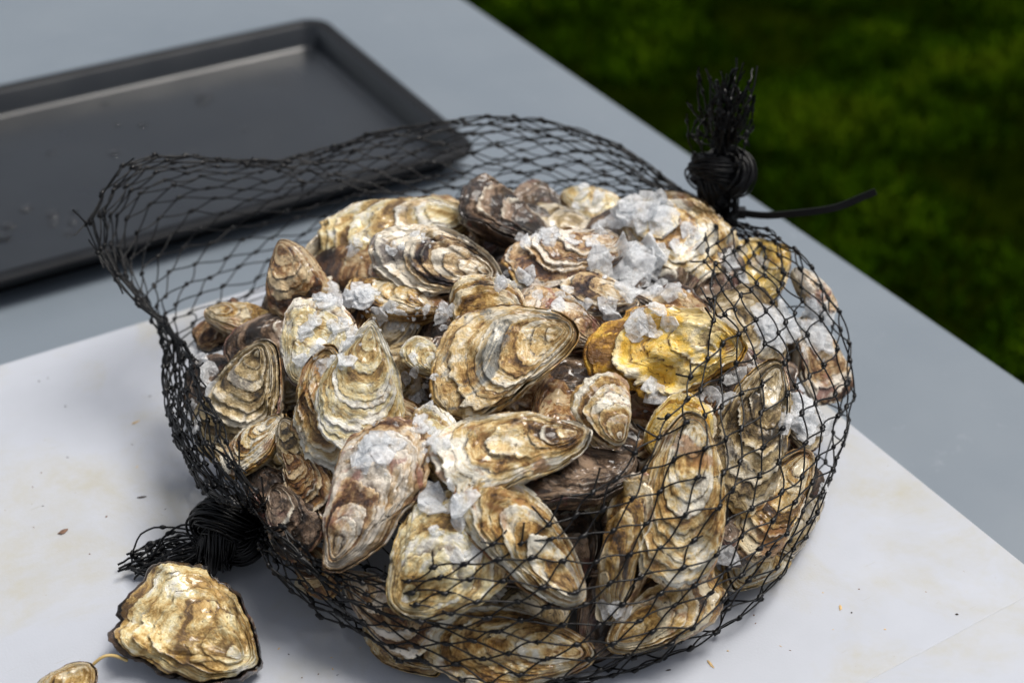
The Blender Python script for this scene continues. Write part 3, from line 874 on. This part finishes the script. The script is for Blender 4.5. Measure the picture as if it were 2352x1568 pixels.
for s in np.linspace(0, 1, 15)[1:-1]:
    a = R_(42) + s * R_(168)
    back.append((PC[0] + (PRX - .01) * math.cos(a), PC[1] + (PRY - .005) * math.sin(a), .006 + .012 * math.sin(s * math.pi)))
G4 = np.array([K2] + back + [K1])
G5 = G([(1520, 450, .155), (1380, 420, .19), (1180, 420, .205), (980, 455, .20), (800, 520, .18), (620, 600, .15), (470, 690, .10), (405, 760, .05), (388, 850), (388, 930), (408, 1010), (450, 1090), (520, 1160)], .012)
G6 = G([(1540, 425, .15), (1450, 350, .175), (1330, 300, .19), (1150, 270, .20), (1010, 282, .195), (860, 308, .185), (720, 360, .17), (600, 398, .160), (480, 408, .145), (355, 430, .125), (285, 500, .10), (275, 600, .075), (335, 700, .050), (398, 780, .02), (408, 870), (420, 950), (450, 1030), (500, 1100), (550, 1155)], .013)
G7 = G([(1570, 462, .13), (1440, 455, .138), (1260, 470, .142), (1060, 472, .145), (915, 455, .145), (800, 425, .140), (660, 400, .135), (530, 368, .12), (410, 358, .105), (290, 378, .085), (215, 470, .06), (205, 555, .045), (290, 670, .030), (415, 780, .000), (462, 870), (492, 950), (530, 1040), (580, 1105), (600, 1160)], .013)
GUID = [G0, G1, G2, G3, G4, G5, G6, G7]
GV = np.array([0, .13, .245, .35, .46, .57, .79, 1.0])
NU, NV = 40, 31
def net_nodes():
    rs = np.random.RandomState(5)
    s = np.linspace(0, 1, NU + 1)
    s = s + .012 * np.sin(s * 2 * np.pi) * -1
    cur = np.array([catmull(g, s) for g in GUID])          # guides x u x 3
    P = np.zeros((NU + 1, NV + 1, 3))
    for i in range(NU + 1):
        vv = (np.arange(NV + 1) + (.5 if i % 2 else 0)) / (NV + .5)
        # interpolate the guides at this u
        k = np.clip(np.searchsorted(GV, vv, side='right') - 1, 0, len(GV) - 2)
        f = ((vv - GV[k]) / (GV[k + 1] - GV[k]))[:, None]
        C = cur[:, i, :]
        p0 = C[np.clip(k - 1, 0, None)]; p1 = C[k]; p2 = C[k + 1]; p3 = C[np.clip(k + 2, None, len(GV) - 1)]
        P[i] = .5 * ((2 * p1) + (-p0 + p2) * f + (2 * p0 - 5 * p1 + 4 * p2 - p3) * f ** 2 + (-p0 + 3 * p1 - 3 * p2 + p3) * f ** 3)
    for i in range(NU + 1):                                # gathered ends: a small bundle, not a point
        e = min(i, NU - i)
        ax = (np.array([.15, .1, 1]) if i < NU / 2 else np.array([-.9, -.2, .3]))
        a = nrm(np.cross(ax, [0, 1, 0.2])); b = np.cross(nrm(ax), a)
        th = np.arange(NV + 1) / (NV + 1) * 2 * np.pi
        ring = .0065 * (a[None] * np.cos(th)[:, None] + b[None] * np.sin(th)[:, None])
        P[i] += ring * max(0, 1 - e / 3)
    P += rs.normal(0, .0010, P.shape)
    P[..., 2] = np.maximum(P[..., 2], .0011)
    return P
ND = net_nodes()
def drape(P):
    """the net lies outside the shells it covers"""
    V = GV[2] * (NV + .5)
    for i in range(2, NU - 1):
        for j in range(NV + 1):
            if V < j < .5 * NV or (j >= .5 * NV and i < .62 * NU): continue
            p = P[i, j]
            n = heap_n(p)
            h = cast(p + n * .06, -n, .09)
            if h is not None and not h[2].name.startswith(('cutting', 'table')):
                q = h[0] + n * .0022
                dq = (q - p) @ n
                if dq > 0: P[i, j] = p + n * dq
                elif dq > -.006: P[i, j] = p + n * dq * .8
    # smooth so neighbours do not jump
    Q = P.copy()
    for it in range(2):
        for i in range(2, NU - 1):
            for j in range(0, int(V) + 1):
                o = i % 2
                nb = []
                for di in (-1, 1):
                    for dj in ((0, 1) if o else (-1, 0)):
                        jj = j + dj
                        if 0 <= jj <= NV: nb.append(P[i + di, jj])
                m = np.mean(nb, axis=0); n = heap_n(P[i, j])
                dd = (m - P[i, j]) @ n
                if dd > 0: Q[i, j] = P[i, j] + n * dd * .6
        P = Q.copy()
    P[..., 2] = np.maximum(P[..., 2], .0011)
    return P
ND = drape(ND)
bag = tag(empty('net_bag', Matrix.Translation(Vector((0, 0, 0)))), 'black diamond mesh net bag cut open over the oysters and knotted at both ends', 'net bag')
def make_net():
    T = Tubes(); KN = Tubes()
    rs = np.random.RandomState(8)
    for i in range(NU):
        o = i % 2
        for j in range(NV + 1):
            for dj in ((0, 1) if o else (-1, 0)):
                jj = j + dj
                if jj < 0 or jj > NV: continue
                a, b = ND[i, j], ND[i + 1, jj]
                d = b - a
                L = np.linalg.norm(d)
                if L < 1e-4: continue
                # twine leaves the knots along the bag's length, then crosses over
                pa = ND[max(i - 1, 0), j]; pb = ND[min(i + 2, NU), jj] if i + 2 <= NU else b
                ta = nrm(ND[min(i + 2, NU), j] - a) * L * .75; tb = nrm(b - ND[max(i - 1, 0), jj]) * L * .75
                s = np.linspace(0, 1, 7)[:, None]
                h = (2 * s ** 3 - 3 * s ** 2 + 1) * a + (s ** 3 - 2 * s ** 2 + s) * ta + (-2 * s ** 3 + 3 * s ** 2) * b + (s ** 3 - s ** 2) * tb
                h = h + np.sin(s * np.pi) * rs.normal(0, .0009, 3)[None]
                h[:, 2] = np.maximum(h[:, 2], .0008)
                T.add(h, .00053, 5)
    for i in range(1, NU):
        for j in range(NV + 1):
            e = min(i, NU - i)
            if e < 2 and j % 3: continue
            d = nrm(ND[i + 1, j] - ND[i - 1, j])
            L = rs.uniform(.0020, .0027)
            s = np.array([-1, -.7, -.25, .25, .7, 1])[:, None]
            r = np.array([.0006, .0011, .00155, .0015, .0011, .0006]) * rs.uniform(.85, 1.1)
            w = rs.normal(0, .0003, (6, 3))
            p = ND[i, j] + d * s * L + w
            p[:, 2] = np.maximum(p[:, 2], .0010)
            KN.add(p, r, 6)
    # cut ends along both sides of the opening
    for j in (0, NV):
        for i in range(3, NU - 2):
            if (i % 2 == 0) == (j == 0) or rs.rand() < .25:
                a = ND[i, j]
                side = nrm(a - ND[i, j + (1 if j == 0 else -1)])
                al = nrm(ND[i + 1, j] - ND[i - 1, j])
                for sg in ((1, -1) if rs.rand() < .6 else (rs.choice([-1, 1]),)):
                    Lc = rs.uniform(.006, .016)
                    dd = nrm(side * rs.uniform(.5, 1.0) + al * sg * rs.uniform(.5, 1.1) + rs.normal(0, .25, 3) + np.array([0, 0, .15]))
                    k = np.linspace(0, 1, 5)[:, None]
                    pts = a + dd * k * Lc + np.array([0, 0, 1]) * (k ** 2) * rs.normal(0.001, .002)
                    pts[:, 2] = np.maximum(pts[:, 2], .0012)
                    T.add(pts, .00056, 5)
    T.make('netting', M_NET, bag)['kind'] = 'stuff'
    KN.make('mesh_knots', M_NET, bag)['kind'] = 'stuff'
make_net()

def rope_knot(center, axis, side, size, seed, nf=110, flat=1.0, bundle=.46):
    """filaments of the gathered net wound through an overhand knot"""
    rs = np.random.RandomState(seed)
    ax = nrm(axis); sd_ = nrm(np.asarray(side) - ax * (np.asarray(side) @ ax)); td = np.cross(ax, sd_)
    s = np.linspace(0, 2 * np.pi, 110)
    tre = np.stack([np.sin(s) + 2 * np.sin(2 * s), np.cos(s) - 2 * np.cos(2 * s), -1.35 * np.sin(3 * s)], -1) / 3.0
    c = tre[:, :1] * sd_ + tre[:, 1:2] * ax * flat + tre[:, 2:] * td
    c = c * size * .62
    tg = np.gradient(c, axis=0); tg /= np.linalg.norm(tg, axis=1, keepdims=True)
    ref = nrm(c) if False else c / (np.linalg.norm(c, axis=1, keepdims=True) + 1e-9)
    b = np.cross(tg, ref); b /= np.linalg.norm(b, axis=1, keepdims=True) + 1e-9
    n = np.cross(b, tg)
    T = Tubes()
    for f in range(nf):
        rr = math.sqrt(rs.uniform(.25, 1)) * size * bundle
        a0 = rs.uniform(0, 2 * np.pi); tw = rs.normal(0, .35)
        ph = a0 + tw * s + .25 * vnoise(s * 1.5, 0 * s + f, 0 * s, seed)
        r2 = rr * (1 + .26 * vnoise(s * 2, 0 * s + f * 3.1, 0 * s + 5, seed))
        p = center + c + (n * np.cos(ph)[:, None] + b * np.sin(ph)[:, None]) * r2[:, None]
        p[:, 2] = np.maximum(p[:, 2], .0010)
        T.add(p[: 110 - rs.randint(0, 25)], .00078, 5)
        if f % 3 == 0:
            m = rs.randint(10, 80)
            d = nrm(p[m + 1] - p[m - 1])
            T.add(p[m] + d * np.array([-1, -.5, 0, .5, 1])[:, None] * .0024, np.array([.0007, .0013, .0016, .0013, .0007]), 6)
    return T
def core(name, center, r, seed):
    co = []; quads = []
    nu, nv = 12, 20
    for i in range(nu + 1):
        th = math.pi * (i + .02) / (nu + .04)
        for j in range(nv):
            a = 2 * math.pi * j / nv
            co.append((math.sin(th) * math.cos(a), math.sin(th) * math.sin(a), math.cos(th)))
    co = np.array(co)
    co = co * (1 + .15 * fbm(co[:, 0] * 2, co[:, 1] * 2, co[:, 2] * 2, seed))[:, None] * r + center
    for i in range(nu):
        for j in range(nv):
            quads.append((i * nv + j, (i + 1) * nv + j, (i + 1) * nv + (j + 1) % nv, i * nv + (j + 1) % nv))
    return co, quads

# upright knot at the back
kc2 = on_y(1652, 405, .120)
T = rope_knot(kc2, (0.05, .05, 1), (1, .1, 0), .0215, 21, 120, 1.0)
co, qd = core('c', kc2, np.array([.0125, .0125, .0125]), 3)
T.co.append(co); T.q.append(np.array(qd) + T.n); T.n += len(co)
# neck between bag and knot
rsn = np.random.RandomState(31)
for f in range(70):
    a = rsn.uniform(0, 6.28); r = .009 * math.sqrt(rsn.rand())
    p0 = K2 + np.array([math.cos(a), math.sin(a), 0]) * r * 1.4 + np.array([0, 0, -.010]); p2 = kc2 + np.array([math.cos(a + .5), math.sin(a + .5), 0]) * r * 1.5
    p1 = (p0 * .45 + p2 * .55) + np.array([math.cos(a), math.sin(a), 0]) * r * .2
    k = np.linspace(0, 1, 7)[:, None]
    T.add((1 - k) ** 2 * p0 + 2 * k * (1 - k) * p1 + k ** 2 * p2, .0007, 5)
T.make('upright_knot', M_NET, bag)['kind'] = 'stuff'
def tassel(name, root, tips, n, seed, spread, r=.0007, knots=True):
    rs = np.random.RandomState(seed)
    T = Tubes()
    for f in range(n):
        tip = tips[rs.randint(len(tips))] + rs.normal(0, spread, 3)
        st = root + rs.normal(0, .004, 3)
        tip = st + (tip - st) * rs.uniform(.72, 1.04)
        k = np.linspace(0, 1, 12)[:, None]
        bend = rs.normal(0, .006, 3)
        p = st + (tip - st) * k + bend * np.sin(k * np.pi) + rs.normal(0, .0004, (12, 3)) * k
        p[:, 2] = np.maximum(p[:, 2], .0011)
        T.add(p, r * rs.uniform(.8, 1.1), 5)
        if knots:
            for kk in rs.uniform(.35, 1.0, 3):
                m = int(kk * 11); m = min(max(m, 1), 10)
                d = nrm(p[m + 1] - p[m - 1])
                s = np.array([-1, -.5, 0, .5, 1])[:, None]
                T.add(p[m] + d * s * .0022, np.array([.0006, .0012, .0015, .0012, .0006]), 5)
    o = T.make(name, M_NET, bag); o['kind'] = 'stuff'
    return o
tips2 = [on_y(px, py, y) for px, py, y in ((1620, 170, .125), (1650, 185, .11), (1690, 150, .13), (1715, 160, .12), (1740, 165, .125), (1700, 200, .115), (1640, 200, .13), (1665, 175, .12), (1725, 205, .11), (1670, 250, .13))]
tassel('frayed_tassel', on_y(1655, 340, .120), tips2, 52, 41, .004)
tips2b = [on_y(px, py, y) for px, py, y in ((1560, 225, .12), (1600, 250, .115), (1725, 330, .12), (1745, 270, .12), (1605, 300, .115))]
tassel('frayed_strands', on_y(1650, 350, .120), tips2b, 8, 42, .003)
# knot lying on the board
kc1 = on_z(522, 1222, .027)
T = rope_knot(kc1, (-.75, -.45, .15), (.1, .2, 1), .0235, 22, 130, .95, .44)
co, qd = core('c', kc1, np.array([.0135, .0130, .0130]), 4)
T.co.append(co); T.q.append(np.array(qd) + T.n); T.n += len(co)
for f in range(80):
    a = rsn.uniform(0, 6.28); r = .011 * math.sqrt(rsn.rand())
    off = np.array([.25 * math.cos(a), math.cos(a), math.sin(a)]) * r
    p0 = K1 + off * 1.5 + np.array([.012, .004, 0]); p2 = kc1 + off * 1.3
    p1 = (p0 + p2) / 2 + off * .2
    k = np.linspace(0, 1, 7)[:, None]
    p = (1 - k) ** 2 * p0 + 2 * k * (1 - k) * p1 + k ** 2 * p2
    p[:, 2] = np.maximum(p[:, 2], .0011)
    T.add(p, .0007, 5)
T.make('board_knot', M_NET, bag)['kind'] = 'stuff'
tips1 = [on_z(px, py, z) for px, py, z in ((275, 1262, .012), (285, 1272, .010), (270, 1300, .006), (280, 1312, .004), (300, 1318, .004), (330, 1310, .004), (300, 1300, .008), (350, 1325, .003), (420, 1330, .003), (455, 1325, .003))]
tassel('frayed_tassel', on_z(480, 1258, .018), tips1, 46, 43, .0022)

# cable tie round the neck
def cable_tie():
    root = tag(empty('cable_tie', Matrix.Translation(Vector(K2))), 'thin black cable tie round the bag neck with its tail sticking out over the table', 'cable tie')
    inv = -K2
    def strip(P, w, th, name, up):
        P = np.asarray(P) + inv
        tg = np.gradient(P, axis=0); tg /= np.linalg.norm(tg, axis=1, keepdims=True)
        co = []
        for p, t in zip(P, tg):
            s = nrm(np.cross(t, up)); u2 = np.cross(s, t)
            for sx, sz in ((1, 1), (-1, 1), (-1, -1), (1, -1)):
                co.append(p + s * sx * th / 2 + u2 * sz * w / 2)
        q = []
        for i in range(len(P) - 1):
            for j in range(4):
                q.append((i * 4 + j, i * 4 + (j + 1) % 4, i * 4 + 4 + (j + 1) % 4, i * 4 + 4 + j))
        n = len(P) * 4
        q += [(3, 2, 1, 0), (n - 4, n - 3, n - 2, n - 1)]
        return build(name, co, q, M_TIE, root, smooth=False)
    c = K2 + np.array([0, 0, .002])
    th = np.linspace(0, 2 * np.pi, 28)
    strip(c + np.stack([np.cos(th), np.sin(th), 0 * th + .08 * np.cos(th)], -1) * .0118, .0046, .0016, 'loop', np.array([0, 0, 1.0]))
    hd = c + np.array([.0125, -.003, .001])
    strip([hd + np.array([-.004, 0, 0]), hd + np.array([.004, 0, 0])], .0066, .0060, 'head', np.array([0, 0, 1.0]))
    pts = [hd] + [on_y(px, py, y) for px, py, y in ((1760, 495, .112), (1840, 489, .108), (1900, 481, .105), (1935, 472, .104), (1975, 455, .103), (2012, 440, .102))]
    strip(catmull(pts, np.linspace(0, 1, 20)), .0046, .0022, 'tail', np.array([0, 0.3, 1.0]))
cable_tie()

# ------------------------------------------------------------------ crushed ice
def flake_mesh(seed):
    rs = np.random.RandomState(seed)
    n = rs.randint(7, 11)
    a = np.sort(rs.uniform(0, 2 * np.pi, n)); a = np.linspace(0, 2 * np.pi, n, endpoint=False) + rs.normal(0, .18, n)
    r = rs.uniform(.62, 1.08, n)
    asp = rs.uniform(.55, 1)
    th = rs.uniform(.10, .22)
    top = np.stack([np.cos(a) * r, np.sin(a) * r * asp, th / 2 + rs.normal(0, .06, n)], -1)
    bot = np.stack([np.cos(a) * r * .93, np.sin(a) * r * asp * .93, -th / 2 + rs.normal(0, .06, n)], -1)
    mid = np.stack([np.cos(a) * r * 1.05, np.sin(a) * r * asp * 1.05, rs.normal(0, .05, n)], -1)
    inn = top * np.array([.5, .5, 1]) + np.stack([0 * a, 0 * a, np.abs(rs.normal(.06, .05, n))], -1)
    co = np.vstack([bot, mid, top, inn, [[0, 0, th / 2 + .05]], [[0, 0, -th / 2]]])
    q = []; t = []
    for L_ in range(3):
        for j in range(n):
            q.append((L_ * n + j, L_ * n + (j + 1) % n, (L_ + 1) * n + (j + 1) % n, (L_ + 1) * n + j))
    for j in range(n):
        t.append((3 * n + j, 3 * n + (j + 1) % n, 4 * n)); t.append(((j + 1) % n, j, 4 * n + 1))
    return co, np.array(q), np.array(t)
FL = [flake_mesh(200 + i) for i in range(16)]
FLM = []
def ice():
    rs = np.random.RandomState(77)
    bpy.context.view_layer.update()
    dg = bpy.context.evaluated_depsgraph_get()
    clusters = [  # centre, radii (picture), flakes, size, small grains
        (1440, 605, 85, 42, 24, 30, 66, 60, 'ice in the middle of the heap'), (1500, 665, 80, 22, 8, 22, 40, 30, 'ice in the middle of the heap'), (1485, 490, 62, 45, 17, 26, 52, 40, 'ice below the upright knot'),
        (1260, 548, 75, 16, 9, 16, 34, 30, 'ice at the back of the heap'), (1375, 540, 36, 24, 4, 26, 44, 8, 'ice at the back of the heap'), (1310, 695, 90, 30, 6, 22, 42, 12, 'ice in the middle of the heap'),
        (1470, 730, 80, 45, 10, 24, 52, 18, 'ice on the yellow oyster'), (800, 680, 75, 22, 18, 22, 38, 45, 'ice on the left of the heap'), (905, 730, 70, 28, 9, 16, 32, 40, 'ice on the left of the heap'),
        (755, 790, 75, 65, 20, 18, 40, 45, 'ice on the left of the heap'), (468, 850, 28, 55, 7, 24, 44, 10, 'ice by the left net'), (432, 970, 22, 55, 4, 20, 40, 10, 'ice by the left net'),
        (865, 1030, 55, 55, 14, 22, 46, 22, 'ice in the front gaps'), (1035, 1140, 55, 36, 9, 28, 54, 14, 'ice in the front gaps'), (985, 1000, 40, 55, 7, 18, 38, 20, 'ice in the front gaps'),
        (965, 880, 34, 65, 9, 14, 34, 26, 'ice in the middle of the heap'), (1715, 600, 45, 40, 5, 26, 52, 8, 'ice under the right net'), (1785, 740, 60, 45, 18, 26, 54, 45, 'ice under the right net'),
        (1880, 760, 40, 75, 18, 22, 50, 45, 'ice under the right net'), (1850, 965, 60, 42, 17, 26, 54, 35, 'ice under the right net'), (1640, 925, 45, 26, 6, 26, 50, 10, 'ice under the right net'),
        (1655, 1295, 22, 30, 3, 28, 52, 6, 'ice under the right net'), (1415, 1400, 26, 36, 3, 24, 48, 4, 'ice in the front gaps'), (1040, 1250, 60, 50, 4, 22, 46, 8, 'ice in the front gaps'),
        (1010, 725, 40, 30, 5, 16, 32, 16, 'ice in the middle of the heap'), (1180, 640, 40, 25, 6, 18, 36, 18, 'ice at the back of the heap'), (935, 560, 55, 28, 5, 13, 22, 12, 'ice at the back of the heap'),
        (1888, 1128, 12, 16, 3, 18, 30, 5, 'ice under the right net'), (820, 560, 40, 30, 3, 14, 24, 6, 'ice at the back of the heap'), (1340, 450, 50, 25, 5, 18, 34, 12, 'ice at the back of the heap'),
        (1560, 560, 50, 40, 4, 20, 40, 12, 'ice below the upright knot'), (1690, 850, 30, 30, 3, 20, 36, 5, 'ice under the right net'), (1490, 920, 16, 40, 3, 20, 46, 5, 'ice in the front gaps')]
    gco, gq, gtr, n0 = [], [], [], 0
    objs = []
    def place(px, py, spx):
        d = nrm(ray(px, py))
        hit, loc, nn, idx, ob, m = SC.ray_cast(dg, Vector(CAM), Vector(d))
        tries = 0
        o = np.array(CAM)
        while hit and ob.name.startswith(('netting', 'mesh_knots')) and tries < 6:
            o = np.array(loc) + d * .0015
            hit, loc, nn, idx, ob, m = SC.ray_cast(dg, Vector(o), Vector(d)); tries += 1
        if not hit or not ob.name.startswith(('upper_shell', 'lower_shell')): return None
        loc = np.array(loc); nn = np.array(nn)
        if nn @ d > 0: nn = -nn
        dep = (loc - CAM) @ FW
        r = spx / FPX * dep
        z = nrm(nn * 1.0 + np.array([0, -.1, .25]) + rs.normal(0, .26, 3))
        x = nrm(np.cross(z, rs.normal(0, 1, 3))); y = np.cross(z, x)
        return loc + nn * r * .06, x, y, z, r, ob.parent['label']
    for (cx, cy, rx, ry, n, s0, s1, ng, grp) in clusters:
        for k in range(n):
            a = rs.uniform(0, 6.28); q = math.sqrt(rs.rand())
            pl = place(cx + rx * q * math.cos(a), cy + ry * q * math.sin(a), rs.uniform(s0, s1) * .80)
            if pl: objs.append((pl, grp))
        for k in range(int(ng * .5)):
            a = rs.uniform(0, 6.28); q = math.sqrt(rs.rand()) * 1.15
            pl = place(cx + rx * q * math.cos(a), cy + ry * q * math.sin(a), rs.uniform(4, 9))
            if pl:
                p, x, y, z, r, _l = pl
                co, qd, tr = FL[rs.randint(len(FL))]
                Rm = np.stack([x, y, z], 1)
                gco.append((co * np.array([r, r, r * 1.6])) @ Rm.T + p); gq.append(qd + n0); gtr.append(tr + n0); n0 += len(co)
    for (p, x, y, z, r, lb), grp in objs:
        k = rs.randint(len(FL))
        while len(FLM) <= k: FLM.append(None)
        if FLM[k] is None:
            co, qd, tr = FL[k]
            o = build('ice_flake', co, qd, M_ICE, tris=tr, smooth=False); FLM[k] = o.data
        else:
            o = link('ice_flake', FLM[k])
        o.matrix_world = Matrix(((x[0] * r, y[0] * r, z[0] * r, p[0]), (x[1] * r, y[1] * r, z[1] * r, p[1]), (x[2] * r, y[2] * r, z[2] * r, p[2]), (0, 0, 0, 1)))
        tag(o, 'clear ice flake on the ' + short(lb) if 'lower layer' not in lb else 'clear ice flake deep in a gap by the ' + short(lb[lb.index('beneath the') + 12:]), 'ice', grp)
        o['group'] = o['label'].replace('clear ice flake', 'ice flakes')
    o = build('ice_grains', np.concatenate(gco), np.concatenate(gq), M_ICE, tris=np.concatenate(gtr), smooth=False)
    tag(o, 'fine crushed ice grains scattered over the oyster shells', 'ice', kind='stuff')
ice()

# ------------------------------------------------------------------ crumbs and the thread on the board
def crumb(name, px, py, sx, sy, rot, mat, label, cat, z=0.0, seed=1, group=None, hgt=.35):
    co, q, t = flake_mesh(seed)
    p = on_z(px, py, z)
    dep = (p - CAM) @ FW
    co = co * np.array([sx / FPX * dep, sy / FPX * dep, sy / FPX * dep * hgt / .25])
    co[:, 2] -= co[:, 2].min()
    o = build(name, co, q, mat, tris=t, smooth=False)
    o.location = p; o.rotation_euler = (0, 0, rot)
    tag(o, label, cat, group)
crumb('shell_chip', 145, 1222, 13, 8, .9, M_CHIP, 'brown triangular shell chip lying alone on the white board', 'chip', seed=301)
crumb('mud_crumb', 325, 1142, 11, 5, .2, M_MUD, 'small black mud crumb on the white board near the bag', 'crumb', seed=302)
crumb('straw_bit', 312, 970, 13, 4, .7, M_SEED, 'thin yellow straw bit on the white board', 'straw', seed=303)
crumb('seed_husk', 1632, 1525, 14, 6, -1.0, M_SEED, 'pale seed husk on the board in front of the bag', 'husk', seed=304)
crumb('shell_chip', 1930, 1395, 9, 5, 1.3, M_SEED, 'pale tan shell chip on the board beside the bag', 'chip', seed=305)
crumb('mud_crumb', 1536, 1668 - 130, 8, 4, .3, M_MUD, 'black crumb beside the pale seed husk', 'crumb', seed=306)
crumb('mud_crumb', 2198, 1410, 5, 4, .3, M_MUD, 'dark crumb near the seam between the boards', 'crumb', seed=307)
rs = random.Random(5)
for k in range(34):
    px, py = rs.choice([(rs.uniform(20, 380), rs.uniform(860, 1300)), (rs.uniform(1500, 2100), rs.uniform(1330, 1540)), (rs.uniform(640, 900), rs.uniform(1480, 1560))])
    crumb('grit', px, py, rs.uniform(2, 4), rs.uniform(1.5, 3), rs.uniform(0, 3), rs.choice([M_CHIP, M_MUD, M_SEED]), 'tiny speck of grit on the white board', 'grit', seed=310 + k % 6, group='grit on the board')
T = Tubes()
a, b = on_z(212, 1527, .014), on_z(292, 1516, .010)
k = np.linspace(0, 1, 12)[:, None]
T.add(a + (b - a) * k + np.array([0, 0, .006]) * np.sin(k * np.pi), .0009, 6)
tag(T.make('byssus_thread', M_THREAD, None), 'thin yellow thread from the small loose oyster to the frilled one', 'thread')
